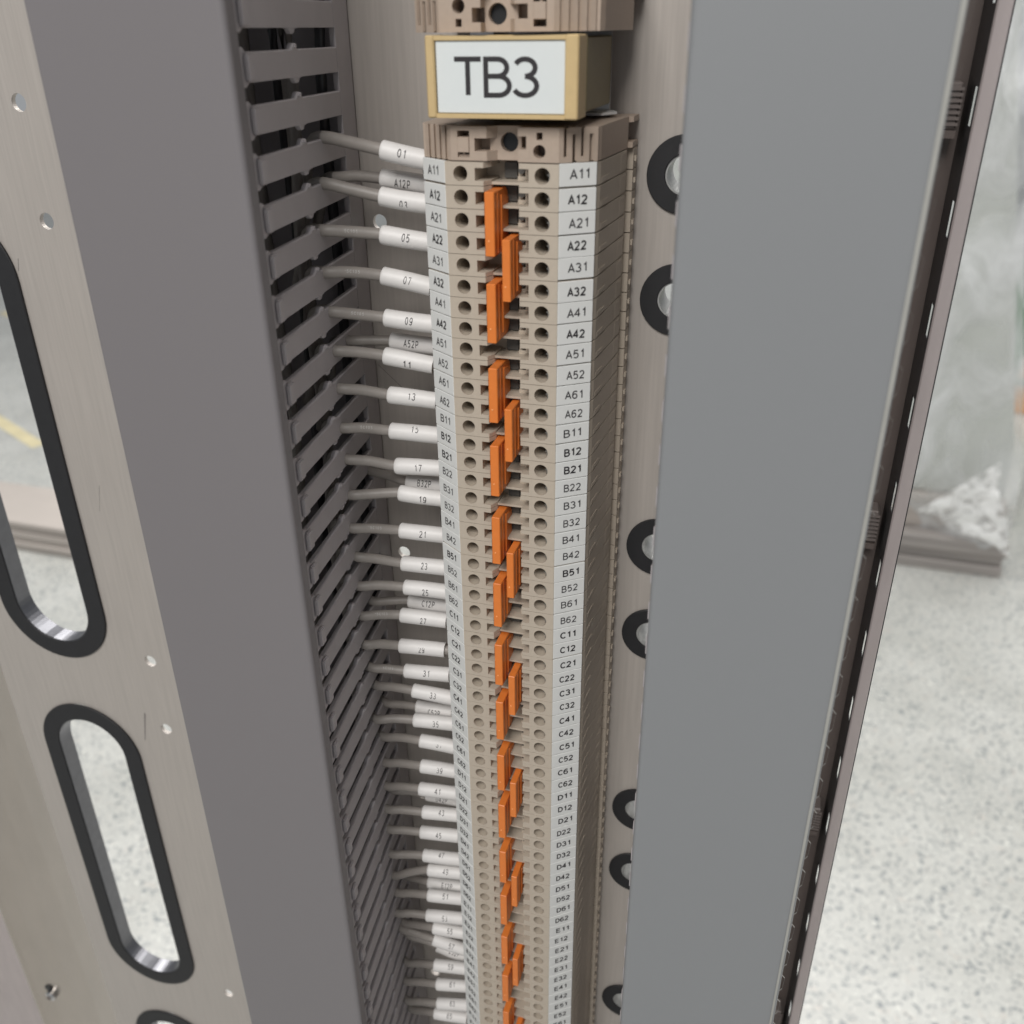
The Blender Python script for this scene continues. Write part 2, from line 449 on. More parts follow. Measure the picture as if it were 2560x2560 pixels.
for gx in GX:
    for z in GZ:
        bm = bmesh.new()
        prism(bm, [circle(gx, z, 9.6, 40), circle(gx, z, 4.9, 40)], XZ, PY - 0.9, PY, 0.2)
        rel(build("rubber_grommet", bm, M['rubber']), plate)
        bm = bmesh.new()
        prism(bm, [circle(gx, z, 5.0, 32), circle(gx, z, 4.5, 32)], XZ, PY - 0.4, PY + 11)
        rel(build("spacer_sleeve", bm, M['spacer']), plate)

M['scuff'] = mat("scuff_mark", (.19, .17, .16), .6)
for pts_ in ([(-191.7, -38.9), (-191.4, -38.9), (-192.5, -43), (-192.8, -43)], [(-186, -226.5), (-185.3, -227), (-188.9, -242.5), (-189.2, -242)],
             [(-181, -120), (-180.8, -120), (-183.5, -131), (-183.6, -131)], [(-66, -64), (-65.8, -64), (-58, -71), (-58, -71.2)]):
    bm = bmesh.new(); prism(bm, [pts_], XZ, PY - .03, PY + .3); rel(build("scratch", bm, M['scuff']), plate)
# ---- frame strip left of the plate, with its screw
fr = empty("frame_rail", (-285, 44, -250))
tag(fr, "shiny metal frame rail along the left edge of the mounting plate", "frame rail")
bm = bmesh.new()
prism(bm, [[(-258.3, 41.6), (-262, 42.4), (-275, 44.6), (-290, 45.0), (-304, 44.0), (-312.5, 42.2), (-314.3, 41.0),
            (-315.5, 41.0), (-315.5, 43.2), (-304, 46.2), (-290, 47.2), (-275, 46.8), (-258.3, 44.6)]], XY, -760, 170)
rel(build("rail_face", bm, M['frame'], smooth=False), fr)
bm = bmesh.new(); prism(bm, [rect(-316.0, -430, -760, 170)], XZ, 47, 49.5)
rel(build("rear_flange", bm, M['pinkish']), fr)
sc = empty("frame_screw", (-303.4, 42, -461.5))
tag(sc, "small shiny pan head screw in the frame rail at the lower left corner", "screw")
bm = bmesh.new(); tube(bm, [(-303.4, 44.0, -461.5), (-303.4, 41.8, -461.5), (-303.4, 41.2, -461.5), (-303.4, 40.9, -461.5)], [3.3, 3.3, 2.5, 1.2], 24)
rel(build("screw_head", bm, M['steel']), sc)
bm = bmesh.new(); box(bm, -305.0, -301.8, 40.6, 41.0, -461.9, -461.1); box(bm, -303.8, -303.0, 40.6, 41.0, -463.1, -459.9)
rel(build("cross_recess", bm, M['brown']), sc)
bm = bmesh.new(); prism(bm, [circle(-304.6, -456.6, 2.3, 20)], XZ, 43.2, 44.2)
rel(build("keyhole", bm, M['black']), sc)

# ---- cabinet upright right of the right duct
up = empty("cabinet_upright", (84, 50, -250))
tag(up, "dark cabinet upright with pale punched flange beside the right duct", "upright")
bm = bmesh.new(); box(bm, 60, 88, 60, 61.5, -760, 170)
rel(build("back_web", bm, M['brown']), up)
bm = bmesh.new()
hz = [9.3 - 25 * k for k in range(-6, 30)]
prism(bm, [rect(41.0, 59.99, -760, 170)] + [rect(43.0, 47.2, z - 4.2, z + 4.2) for z in hz], lambda u, v, w_: (w_, u, v), 86.3, 86.5)
rel(build("side_web", bm, M['black']), up)
bm = bmesh.new(); box(bm, 86.3, 89.6, 39.2, 40.8, -760, 170, .3); rel(build("flange", bm, M['pinkish']), up)
bm = bmesh.new(); box(bm, 89.0, 90.1, 40.9, 47, -760, 170); rel(build("flange_return", bm, M['rubber']), up)
for z in (9, -105, -223, -335):
    c = empty("cage_clip", (79, 56, z))
    tag(c, {9: "ribbed clip in the dark upright at the top of the picture", -105: "ribbed clip in the dark upright, second from the top",
            -223: "ribbed clip in the dark upright, second from the bottom", -335: "ribbed clip in the dark upright, lowest of them"}[z], "clip", "ribbed clips in the cabinet upright")
    bm = bmesh.new()
    box(bm, 76, 84.6, 53, 59.5, z - 5.5, z + 5, .4)
    for k in range(7): box(bm, 80.4, 84.9, 52.4, 53, z - 4.6 + k * 1.3, z - 3.9 + k * 1.3)
    rel(build("clip_body", bm, M['clip']), c)
    bm = bmesh.new(); box(bm, 76, 84.8, 52.6, 59.6, z - 7.4, z - 5.6); rel(build("clip_foot", bm, M['brown']), c)

# ================================================================ wiring ducts
def duct(name, label, xl, xr, bl, br, zph, ztop, zbot):
    """xl/xr wall tips at the front, bl/br at the plate"""
    root = empty(name, ((xl + xr) / 2, PY, -250)); tag(root, label, "wiring duct")
    YF = -27.5
    for side, (xf, xb) in ((-1, (xl, bl)), (1, (xr, br))):
        L = math.hypot(PY - 1 - YF, xf - xb)
        dx, dy = (xf - xb) / L, (YF - PY + 1) / L
        nx_, ny_ = (-dy * 1.0, dx) if side > 0 else (dy, -dx)       # outward
        def f(u, v, w_): return (xb + dx * u + nx_ * w_, PY - 1 + dy * u + ny_ * w_, v)
        bm = bmesh.new()
        d0 = (PY - 1 - 29) / (PY - 1 - YF) * L; dn = (PY - 1 - 2.3) / (PY - 1 - YF) * L
        prism(bm, [rect(0, d0, zbot, ztop)], f, -1.5, 0)
        n0 = int((zph - ztop) / 10) ; n1 = int((zph - zbot) / 10)
        for k in range(n0, n1):
            z = zph - 5 - 10 * k              # finger centre; slots centred on zph - 10k
            h = 2.85
            pl = [(d0, z - h), (dn - 1.9, z - h), (dn - .8, z - h - 1.25), (dn + .5, z - h - 1.25), (dn + 1.9, z - h), (L - 5.2, z - h),
                  (L - 3.6, z - h - .9), (L, z - h - .9), (L, z + h + .9), (L - 3.6, z + h + .9), (L - 5.2, z + h), (dn + 1.9, z + h),
                  (dn + .5, z + h + 1.25), (dn - .8, z + h + 1.25), (dn - 1.9, z + h), (d0, z + h)]
            prism(bm, [pl], f, -1.5, 0, .28, 1)
            prism(bm, [rect(L - 6.4, L - 3.0, z - h + .15, z + h - .15)], f, -.2, 1.05, .4, 2)
            prism(bm, [rect(dn - .75, dn + .45, z + h + .2, z + h + 1.15)], f, -1.3, .35, .2, 1)
        rel(build("slotted_wall", bm, M['duct_in']), root)
    bm = bmesh.new(); box(bm, bl + 1.6, br - 1.6, PY - 2.4, PY - .3, zbot, ztop)
    rel(build("duct_base", bm, M['duct_in']), root)
    return root
LD = duct("wiring_duct", "grey slotted wiring duct with cover at the left, feeding the wires", -104.5, -59.2, -99, -66.2, 24.7, 160, -700)
RD = duct("wiring_duct", "grey wiring duct at the right whose plain cover hides its slots", 29.6, 71.5, 36, 66, 26.7 + 3, 160, -700)
def cover(x0, x1, yf, ys, root, mt):
    r = 1.3
    out = [(x0, ys)] + [(x0 + r - r * math.cos(a), yf + r - r * math.sin(a)) for a in [i * math.pi / 10 for i in range(6)]]
    out += [(x1 - r + r * math.sin(a), yf + r - r * math.cos(a)) for a in [i * math.pi / 10 for i in range(6)]] + [(x1, ys)]
    inn = [(x1 - 1.5, ys), (x1 - 1.5, yf + 1.6), (x0 + 1.5, yf + 1.6), (x0 + 1.5, ys)]
    bm = bmesh.new(); prism(bm, [out + inn], XY, -700, 160)
    rel(build("duct_cover", bm, mt), root)
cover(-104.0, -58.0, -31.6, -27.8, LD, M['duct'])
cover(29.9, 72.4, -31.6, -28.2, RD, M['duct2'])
M['peel'] = mat("pale_edge_film", (.36, .355, .33), .4, 0, .05, (100, 100, 100))  # light caught by the cover's right lip, put in as a pale strip
bm = bmesh.new()
lp = [(71.2, -700), (71.2, 160)]
for k in range(-13, 73):
    z = 29.7 - 10 * k
    lp += [(72.15, z + 5), (72.15, z + 1.6), (73.0, z + .6), (72.8, z - 3.9)]
prism(bm, [lp], XZ, -31.95, -31.65)
rel(build("edge_film", bm, M['peel']), RD)
# loose wires lying in the left duct
rnd = random.Random(11)
for i in range(7):
    x = -95 + 4.2 * i; y = 31 - (i % 3) * 5 - rnd.uniform(0, 3)
    pts = [(x + rnd.uniform(-2, 2), y + rnd.uniform(-2, 2), 150 - 45 * k) for k in range(19)]
    bm = bmesh.new(); tube(bm, spline(pts, 3), 1.5, 10)
    o = build("duct_wire", bm, M['wire' if i % 3 else 'wire_dark'], smooth=True)
    tag(o, "grey wire running lengthwise inside the left wiring duct, seen through its slots", "wire", "wires lying inside the left duct")

# ================================================================ DIN rail
RX = -13.25
bm = bmesh.new()
pr = [(-17.5, 32.4), (-17.5, 33.4), (-12.5, 33.4), (-12.5, 39.8), (12.5, 39.8), (12.5, 33.4), (17.5, 33.4), (17.5, 32.4), (11.5, 32.4), (11.5, 38.8), (-11.5, 38.8), (-11.5, 32.4)]
prism(bm, [[(RX + a, b_) for a, b_ in pr]], XY, -700, 160)
o = build("mounting_rail", bm, M['steel']); tag(o, "zinc plated mounting rail behind the terminal blocks", "rail")

# ================================================================ terminal block row
PITCH = 5.1
def U(right):       # shoulder direction on the tag face
    return (7.4, 5.3) if right else (-7.4, 5.3)
def make_housing():
    bm = bmesh.new()
    T = 5.0
    # left front land with round wire hole and test pocket
    lp = [(-26.5, .02), (-17.4, .02), (-17.4, 1.05), (-19.4, 1.05), (-19.4, 3.8), (-17.4, 3.8), (-17.4, T), (-26.5, T)]
    prism(bm, [lp, circle(-22.85, 2.5, 1.68, 26)], XZ, 0, 8.9)
    for z0, z1 in ((.03, 1.04), (3.81, T - .01)):
        prism(bm, [[(-17.4, .0), (-16.3, 2.5), (-16.3, 8.9), (-17.4, 8.9)]], XY, z0, z1)
    box(bm, -16.3, -9.2, 2.6, 8.9, .03, .62)
    rp = [(-9.1, .02), (0, .02), (0, T), (-9.1, T), (-9.1, 3.85), (-6.9, 3.85), (-6.9, 1.0), (-9.1, 1.0)]
    prism(bm, [rp, circle(-3.75, 2.45, 1.78, 26)], XZ, 0, 8.9)
    # contact spring nose inside the right hole, ledges in the channel
    box(bm, -9.1, -6.9, 5.2, 8.9, 1.0, 3.85)
    box(bm, -11.0, -9.1, 5.6, 8.9, .62, 1.5)
    box(bm, -11.0, -9.9, 6.2, 8.9, 1.5, 4.4)
    body = [(-26.5, .55), (-26.5, 8.9), (0, 8.9), (0, .55), (7.0, 5.55), (7.7, 7.4), (9.3, 30.8), (7.8, 30.8), (7.8, 33.8), (10.4, 33.8), (10.4, 38.9),
            (5.2, 38.9), (5.2, 31), (-31.7, 31), (-31.7, 38.9), (-36.9, 38.9), (-36.9, 33.8), (-34.3, 33.8), (-34.3, 30.8), (-35.8, 30.8), (-34.2, 7.4), (-33.5, 5.55)]
    prism(bm, [body], XY, .10, T - .03, .06)
    # latch ribs on the flanks
    for sx, ox in ((1, 0), (-1, -26.5)):
        rb = [(ox + sx * 7.6, 8), (ox + sx * 7.9, 8.6), (ox + sx * 8.3, 14), (ox + sx * 8.1, 14.2)]
        prism(bm, [rb], XY, .35, 1.5)
        prism(bm, [[(ox + sx * 8.9, 25), (ox + sx * 9.03, 25.4), (ox + sx * 9.36, 30.2), (ox + sx * 9.1, 30.6)]], XY, .6, 4.4)
        bx = sorted((ox + sx * 9.2, ox + sx * 10.9))
        box(bm, bx[0], bx[1], 35.0, 36.4, 1.9, 3.1)
    me = bpy.data.meshes.new("housing")
    bmesh.ops.recalc_face_normals(bm, faces=bm.faces)
    bm.to_mesh(me); bm.free(); me.materials.append(M['beige'])
    return me
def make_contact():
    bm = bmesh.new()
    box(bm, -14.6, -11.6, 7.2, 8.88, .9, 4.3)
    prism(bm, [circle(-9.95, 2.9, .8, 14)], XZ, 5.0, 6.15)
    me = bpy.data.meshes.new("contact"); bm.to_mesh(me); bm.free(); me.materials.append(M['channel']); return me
def make_tag(right):
    ox = 0 if right else -26.5
    sx = 1 if right else -1
    bm = bmesh.new()
    q = [(ox + sx * .12, .09), (ox + sx * 7.36, 5.27), (ox + sx * 7.0, 5.8), (ox - sx * .24, .58)]
    prism(bm, [q], XY, .13, 4.99, .1)
    me = bpy.data.meshes.new("marker_tag"); bmesh.ops.recalc_face_normals(bm, faces=bm.faces)
    bm.to_mesh(me); bm.free(); me.materials.append(M['tag']); return me
def make_spring():
    bm = bmesh.new()
    prism(bm, [[(-2.55, 1.3), (-2.05, 1.6), (-2.05, 3.3), (-2.95, 2.6), (-2.5, 2.3)]], XZ, 1.0, 8.85)
    tube(bm, [(-22.6, 8.85, 2.5), (-22.6, 7.4, 2.5)], 1.1, 16)
    me = bpy.data.meshes.new("clamp_spring"); bm.to_mesh(me); bm.free(); me.materials.append(M['copper']); return me
SPRG = make_spring()
HOUS, CONT, TAGR, TAGL = make_housing(), make_contact(), make_tag(True), make_tag(False)
CODES = [a + str(i) + str(j) for a in "ABCDEFG" for i in range(1, 7) for j in (1, 2)][:74]
LN = math.hypot(7.4, 5.3)
ex, ey = 7.4 / LN, 5.3 / LN                # right shoulder direction
rnd = random.Random(5)
for k, code in enumerate(CODES):
    z = -PITCH * (k + 1)
    r = empty("terminal_block", (RX, PY, z + 2.5))
    prev = "directly under the upper end bracket" if k == 0 else "between its neighbours %s and %s" % (CODES[k - 1], CODES[k + 1] if k < 73 else "G21")
    tag(r, "beige terminal block whose white tags read %s, %s" % (code, prev), "terminal block", "terminal blocks stacked on the mounting rail")
    inv = Matrix.Translation(r.location).inverted()
    def put(name, me, par=None, dz=0.0, dy=0.0):
        o = bpy.data.objects.new(name, me); C.objects.link(o)
        o.parent = par or r
        if par is None:
            o.matrix_parent_inverse = inv; o.location = (0, dy * S, (z + dz) * S)
        return o
    jy = rnd.uniform(-.05, .05)
    put("housing", HOUS, dy=jy)
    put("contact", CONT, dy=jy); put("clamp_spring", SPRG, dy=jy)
    for right in (True, False):
        dz = rnd.uniform(-.05, .05) + (.10 if code in ("A11", "A31", "B42", "C12") else 0) - (.09 if code in ("A12", "A32", "B51", "C21") else 0)
        t = put("marker_tag", TAGR if right else TAGL, dz=dz, dy=jy)
        cx, cy = (3.85, 2.72) if right else (-26.5 - 3.75, 2.65)
        dxx, dyy = (ex, ey) if right else (ex, -ey)
        nx_, ny_ = (ey, -ex) if right else (-ey, -ex)
        jx = rnd.uniform(-.25, .25); jz = rnd.uniform(-.12, .12)
        sh = rnd.uniform(-.03, .03)
        f = lambda u, v: (cx + dxx * (u + jx) + nx_ * .035, cy + dyy * (u + jx) + ny_ * .035, 1.5 + v + jz + sh * u)
        dark = code in ("A12", "A22", "A32", "B51", "C62", "B12", "B21", "A42") or code[0] in "CDEFG"
        lettering("lettering", code, f, M['ink' if dark else 'ink_soft'], t, 2.15, 4.65 if right else 4.3, sw=.18 if dark else .145, gap=.19)

# ================================================================ end brackets
def bracket(z0, flip, label):
    H = 7.1
    r = empty("end_bracket", (RX, PY, z0 + H / 2)); tag(r, label, "end bracket", "end brackets on the mounting rail")
    # canonical: screw side up; flip mirrors in z and x
    def P(pt): return (-26.5 - pt[0], H - pt[1]) if flip else pt
    def F(u, v, w_):
        u2, v2 = P((u, v)); return (u2, w_, z0 + v2)
    def FX(u, v, w_): return ((-26.5 - u) if flip else u, v, z0 + ((H - w_) if flip else w_))
    bm = bmesh.new()
    land = [(-25.0, 0), (-19.5, 0), (-16.6, 0), (-16.6, 2.0), (-19.4, 2.0), (-19.4, 4.7), (-16.6, 4.7), (-16.6, H), (-25.0, H)]
    prism(bm, [land, rect(-23.4, -20.6, .0 + .7, 6.2)], F, .35, 5.5)
    prism(bm, [rect(-23.35, -20.65, 1.7, 4.9)], F, .0, 5.5, .12)       # raised pad
    prism(bm, [rect(-23.35, -20.65, .72, 1.25)], F, 1.1, 5.5)
    prism(bm, [rect(-22.3, -21.9, 1.25, 1.7)], F, .8, 5.5)
    prism(bm, [[(-16.6, .35), (-14.9, 3.0), (-14.9, 5.5), (-16.6, 5.5)]], FX, 0, 1.99)
    prism(bm, [[(-16.6, .35), (-14.9, 3.0), (-14.9, 5.5), (-16.6, 5.5)]], FX, 4.71, H)
    prism(bm, [rect(-16.6, -9.3, 0, H), circle(-12.1, 3.75, 2.05, 30)], F, 3.0, 5.5)
    rl = [(-9.3, 0), (0, 0), (0, H), (-9.3, H), (-9.3, 5.3), (-7.4, 5.3), (-7.4, 2.6), (-9.3, 2.6)]
    prism(bm, [rl, circle(-4.45, 2.25, 1.4, 26), rect(-5.1, -3.75, 4.6, 6.1)], F, 0, 5.5)
    # grooved right shoulder: four ribs with slots between
    n = 9
    for i in range(n):
        t0, t1 = i / n, (i + 1) / n
        dep = 0 if i % 2 == 0 else .75
        a = (7.4 * t0, .1 + 5.2 * t0); b_ = (7.4 * t1, .1 + 5.2 * t1)
        q = [(a[0] + dep * .58, a[1] + dep * .81), (b_[0] + dep * .58, b_[1] + dep * .81), (b_[0] - .3, 9), (a[0] - .3, 9)]
        if i % 2: prism(bm, [q], FX, 1.2 if i % 4 == 1 else .3, H - (.2 if i % 4 == 1 else 1.4))
        prism(bm, [q if i % 2 == 0 else [(a[0], a[1]), (b_[0], b_[1]), (b_[0], b_[1] + .9), (a[0], a[1] + .9)]], FX, 0 if i % 2 == 0 else (0 if i % 4 == 1 else H - 1.4), H if i % 2 == 0 else (1.2 if i % 4 == 1 else H))
    for i in range(5):
        t0 = i / 5; a = (-25.0 - 8.4 * t0, .4 + 5.0 * t0); b_ = (-25.0 - 8.4 * (t0 + .12), .4 + 5.0 * (t0 + .12)); c = (-25.0 - 8.4 * (t0 + .2), .4 + 5.0 * (t0 + .2))
        prism(bm, [[a, b_, (b_[0], b_[1] + 2), (a[0], a[1] + 2)]], FX, 0, H)
        prism(bm, [[(b_[0], b_[1] + .7), (c[0], c[1] + .7), (c[0], c[1] + 2), (b_[0], b_[1] + 2)]], FX, 0, H)
    body = [(-25, 5.5), (0, 5.5), (7.2, 5.9), (7.7, 7.4), (9.3, 30.8), (9.3, 31.5), (-35.8, 31.5), (-34.2, 7.4), (-33.5, 5.6)]
    prism(bm, [body], FX, .01, H - .01)
    prism(bm, [[(9.3, 31.5), (10.4, 31.9), (10.4, 39.2), (4.5, 39.2), (4.5, 31.5)]], FX, H - 1.3, H - .02)
    prism(bm, [[(9.3, 31.5), (10.4, 31.9), (10.4, 39.2), (4.5, 39.2), (4.5, 31.5)]], FX, .02, 1.3)
    prism(bm, [[(7.5, 31.5), (7.5, 39.0), (4.5, 39.0), (4.5, 31.5)]], FX, 1.3, H - 1.3)
    box(bm, -36.9, -31.5, 31.5, 39.2, z0 + .02, z0 + H - .02)
    rel(build("bracket_body", bm, M['bracket']), r)
    bm = bmesh.new()
    u2, v2 = P((-12.1, 3.75))
    tube(bm, [(u2, 5.45, z0 + v2), (u2, 4.6, z0 + v2)], 1.95, 24)
    rel(build("clamping_screw", bm, M['black']), r)
    bm = bmesh.new()
    u3, v3 = P((-4.45, 2.25)); u4, v4 = P((-4.4, 5.35))
    tube(bm, [(u3, 5.45, z0 + v3), (u3, 5.0, z0 + v3)], 1.35, 20); box(bm, u4 - .6, u4 + .6, 4.6, 5.4, z0 + v4 - .7, z0 + v4 + .7)
    rel(build("pocket_floor", bm, M['brown']), r)
bracket(.15, False, "beige end bracket just below the TB3 label, on top of block A11")
bracket(25.6, True, "beige end bracket above the TB3 label, cut by the top of the picture")
bracket(33.2, False, "plain end bracket at the very top, mostly outside the picture")

# ================================================================ TB3 group marker
mk = empty("group_marker", (-12, PY, 17)); tag(mk, "yellowish plastic group marker holding the white card TB3", "group marker")
bm = bmesh.new()
Y0 = -4.0
X0, X1, Z0, Z1 = -28.4, 4.8, 9.15, 25.1
prism(bm, [rect(X0, X0 + 2.0, Z0, Z1)], XZ, Y0, 3, .3)
prism(bm, [rect(X1 - 2.9, X1, Z0, Z1)], XZ, Y0, 3, .3)
def curved(z0, z1, s):
    n = 16
    lo = []; hi = []
    for i in range(n + 1):
        x = X0 + 1.9 + (X1 - 2.8 - X0 - 1.9) * i / n
        bow = .35 * math.sin(math.pi * i / n)
        lo.append((x, z0 + (0 if s > 0 else -0.15 + bow * 0))); hi.append((x, z1 + (-bow * .5 if s > 0 else 0)))
    return lo + hi[::-1]
prism(bm, [curved(Z1 - .95, Z1 - .05, 1)], XZ, Y0 + .35, 3)
prism(bm, [curved(Z0 + .2, Z0 + .95, -1)], XZ, Y0 + .35, 3)
box(bm, X0 + .3, X1 - .2, 3, 4.5, Z0 + .1, Z1 - .1)
rel(build("marker_frame", bm, M['yellow']), mk)
M['olive'] = mat("olive_polyamide", (.20, .165, .085), .5, 0, .05, (300, 300, 300), .15, 5000)  # same plastic as the frame, with its side's shade put into the colour
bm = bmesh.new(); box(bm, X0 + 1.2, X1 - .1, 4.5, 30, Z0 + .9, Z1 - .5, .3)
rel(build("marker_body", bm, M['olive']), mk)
bm = bmesh.new(); box(bm, X0 + 2.15, X1 - 2.95, Y0 + .75, Y0 + 1.1, Z0 + 1.05, Z1 - 1.05, .1)
cd = rel(build("marker_card", bm, M['paper']), mk)
f = lambda u, v: (-12.9 + u, Y0 + .70, 13.25 + v)
rel(lettering("lettering", "TB3", f, M['ink'], None, 7.85, 18.6, sw=.125, gap=.08), cd)
bm = bmesh.new(); box(bm, -24, -2, 30, 39.5, Z0 + 2, Z1 - 2); rel(build("marker_foot", bm, M['black']), mk)
bm = bmesh.new(); prism(bm, [[(-4, 24), (4.2, 23), (7, 28), (5, 33), (-3, 33)]], XY, 8.0, 8.5)
o = build("end_plate_scrap", bm, M['tag']); o.name = "marker_slip"; tag(o, "thin white plastic slip wedged under the right corner of the TB3 marker", "slip")

# ================================================================ orange jumpers
def make_jumper(x0, x1):
    bm = bmesh.new()
    H = 14.15
    prof = [(0, -3.3), (0, 6.0), (1.6, 7.6), (H - 1.8, 7.6), (H, 5.8), (H, -3.3)]        # (z, y)
    g = lambda u, v, w_: (w_, v, -u)
    prism(bm, [prof], g, x0, x1, .18)
    # raised rib lines on the right flank
    prism(bm, [rect(.5, H - .5, -.9, -.4)], g, x1 - .1, x1 + .14)
    prism(bm, [[(1.2, 1.6), (H - 1.4, 1.6), (H - 2.4, 6.6), (2.2, 6.6)]], g, x1 - .1, x1 + .32, .1)
    me = bpy.data.meshes.new("jumper_body"); bmesh.ops.recalc_face_normals(bm, faces=bm.faces)
    bm.to_mesh(me); bm.free(); me.materials.append(M['orange'])
    bm = bmesh.new(); xm = (x0 + x1) / 2
    tube(bm, [((x0 + x1) / 2 - .2, -3.2, -10.6), ((x0 + x1) / 2 - .2, -3.42, -10.6)], .22, 10)
    m2 = bpy.data.meshes.new("moulding_pip"); bm.to_mesh(m2); bm.free(); m2.materials.append(M['orange2'])
    bm = bmesh.new()
    for k in range(3): box(bm, x0 + .5, x1 - .5, 7.5, 12, -2.9 - 5.1 * k, -1.9 - 5.1 * k)
    m3 = bpy.data.meshes.new("contact_prongs"); bm.to_mesh(m3); bm.free(); m3.materials.append(M['copper'])
    return me, m2, m3
M['orange2'] = mat("orange_highlight", (.95, .42, .16), .4)
JL, JR = make_jumper(-16.25, -13.95), make_jumper(-12.3, -10.3)
for me3, ks, side in ((JL, range(1, 66, 4), "left"), (JR, range(3, 64, 8), "right")):
    for k in ks:
        r = empty("jumper_bridge", (me3 is JL and -15.1 or -11.3, 8, -PITCH * k - .75))
        tag(r, "orange jumper in the %s channel, spanning blocks %s to %s" % (side, CODES[k], CODES[k + 2]), "jumper", "orange jumpers between the terminal blocks")
        inv = Matrix.Translation(r.location).inverted()
        for nm, me in zip(("jumper_body", "moulding_pip", "contact_prong"), me3):
            o = bpy.data.objects.new(nm, me); C.objects.link(o); o.parent = r; o.matrix_parent_inverse = inv
            o.location = (0, 0, (-PITCH * k - .75) * S)

# ================================================================ wires with printed sleeves
WIRES = [
 ("01", -47.6,13.0,0.5, -36.2,14.5,-1.9, 14.4,2.8, 0.48,-0.07),
 ("A12P", -51.3,20.0,-7.1, -39.3,21.0,-8.5, 19.6,-7.2, 0.52,0.27),
 ("03", -48.8,13.0,-10.3, -36.8,14.5,-12.0, 11.4,-7.6, 0.54,0.51),
 ("05", -49.3,13.0,-19.6, -36.6,14.5,-21.3, 7.5,-18.2, 0.54,-0.04),
 ("07", -49.9,13.0,-30.0, -36.9,14.5,-32.5, 6.7,-28.5, 0.55,-0.06),
 ("09", -50.0,13.0,-41.0, -36.7,14.5,-42.3, 7.6,-38.9, 0.53,0.05),
 ("A52P", -51.9,20.0,-49.5, -39.3,21.0,-50.4, 17.5,-49.6, 0.51,0.12),
 ("11", -51.0,13.0,-51.5, -37.4,14.5,-53.5, 7.8,-49.5, 0.51,0.53),
 ("13", -50.6,13.0,-62.6, -37.0,14.5,-63.6, 7.7,-60.1, 0.52,-0.11),
 ("15", -50.9,13.0,-73.3, -36.8,14.5,-73.8, 7.2,-71.4, 0.54,-0.42),
 ("17", -50.1,13.0,-84.0, -36.5,14.5,-83.8, 8.2,-81.4, 0.54,0.15),
 ("B32P", -50.1,20.0,-92.2, -39.3,21.0,-92.6, 24.6,-92.8, 0.55,0.04),
 ("19", -49.6,13.0,-92.5, -36.7,14.5,-93.5, 7.9,-92.5, 0.59,0.47),
 ("21", -50.2,13.0,-105.0, -36.6,14.5,-105.5, 6.6,-102.7, 0.54,0.22),
 ("23", -50.4,13.0,-116.3, -36.6,14.5,-116.6, 7.9,-113.1, 0.54,0.10),
 ("25", -50.2,13.0,-124.7, -36.4,14.5,-125.1, 7.9,-123.4, 0.52,0.45),
 ("C12P", -52.2,20.0,-134.3, -39.0,21.0,-134.6, 16.7,-134.5, 0.53,0.18),
 ("27", -52.1,13.0,-135.3, -37.3,14.5,-135.7, 8.0,-134.4, 0.52,0.48),
 ("29", -53.3,13.0,-147.2, -38.4,14.5,-147.0, 7.8,-145.1, 0.52,0.31),
 ("31", -52.2,13.0,-156.8, -37.2,14.5,-156.4, 10.4,-155.9, 0.51,0.18),
 ("33", -50.0,13.0,-164.3, -36.7,14.5,-165.7, 13.5,-165.6, 0.54,0.24),
 ("C52P", -52.3,20.0,-177.0, -39.6,21.0,-177.3, 19.8,-178.0, 0.54,0.53),
 ("35", -50.3,13.0,-176.6, -36.6,14.5,-176.4, 10.5,-177.3, 0.58,0.33),
 ("37", -48.7,13.0,-185.1, -36.5,14.5,-186.3, 14.4,-188.1, 0.57,0.14),
 ("39", -49.1,13.0,-196.4, -36.6,14.5,-197.1, 14.1,-199.4, 0.56,0.28),
 ("41", -50.3,13.0,-207.1, -36.6,14.5,-207.1, 13.3,-209.5, 0.51,0.14),
 ("D42P", -50.9,20.0,-216.4, -39.1,21.0,-217.0, 17.9,-215.7, 0.53,0.47),
 ("43", -49.6,13.0,-217.9, -36.2,14.5,-217.3, 11.6,-218.9, 0.54,-0.10),
 ("45", -51.0,13.0,-228.0, -36.9,14.5,-227.4, 11.8,-228.9, 0.51,0.28),
 ("47", -50.6,13.0,-239.5, -36.2,14.5,-238.9, 11.5,-241.0, 0.49,-0.22),
 ("49", -49.2,13.0,-246.5, -36.2,14.5,-245.9, 12.3,-253.1, 0.54,0.08),
 ("E12P", -52.7,20.0,-261.9, -38.7,21.0,-261.3, 23.3,-266.0, 0.57,0.25),
 ("51", -50.0,13.0,-260.1, -36.1,14.5,-259.4, 13.4,-263.6, 0.51,-0.02),
 ("53", -51.2,13.0,-271.5, -36.7,14.5,-270.3, 11.8,-272.9, 0.53,0.31),
 ("55", -48.9,13.0,-277.6, -36.0,14.5,-278.1, 17.0,-284.8, 0.54,0.18),
 ("57", -49.2,13.0,-284.2, -35.9,14.5,-287.8, 14.8,-285.8, 0.54,0.26),
 ("E52P", -50.9,20.0,-297.5, -38.4,21.0,-301.8, 20.4,-296.6, 0.55,0.04),
 ("59", -49.5,13.0,-299.5, -35.6,14.5,-298.5, 16.5,-307.8, 0.51,0.06),
 ("61", -49.1,13.0,-310.9, -35.4,14.5,-309.0, 14.2,-316.1, 0.50,-0.07),
 ("63", -49.4,13.0,-322.9, -35.5,14.5,-320.6, 13.4,-327.4, 0.50,-0.03),
 ("65", -51.1,13.0,-329.8, -37.3,14.5,-329.5, 16.4,-337.0, 0.49,0.13),
]

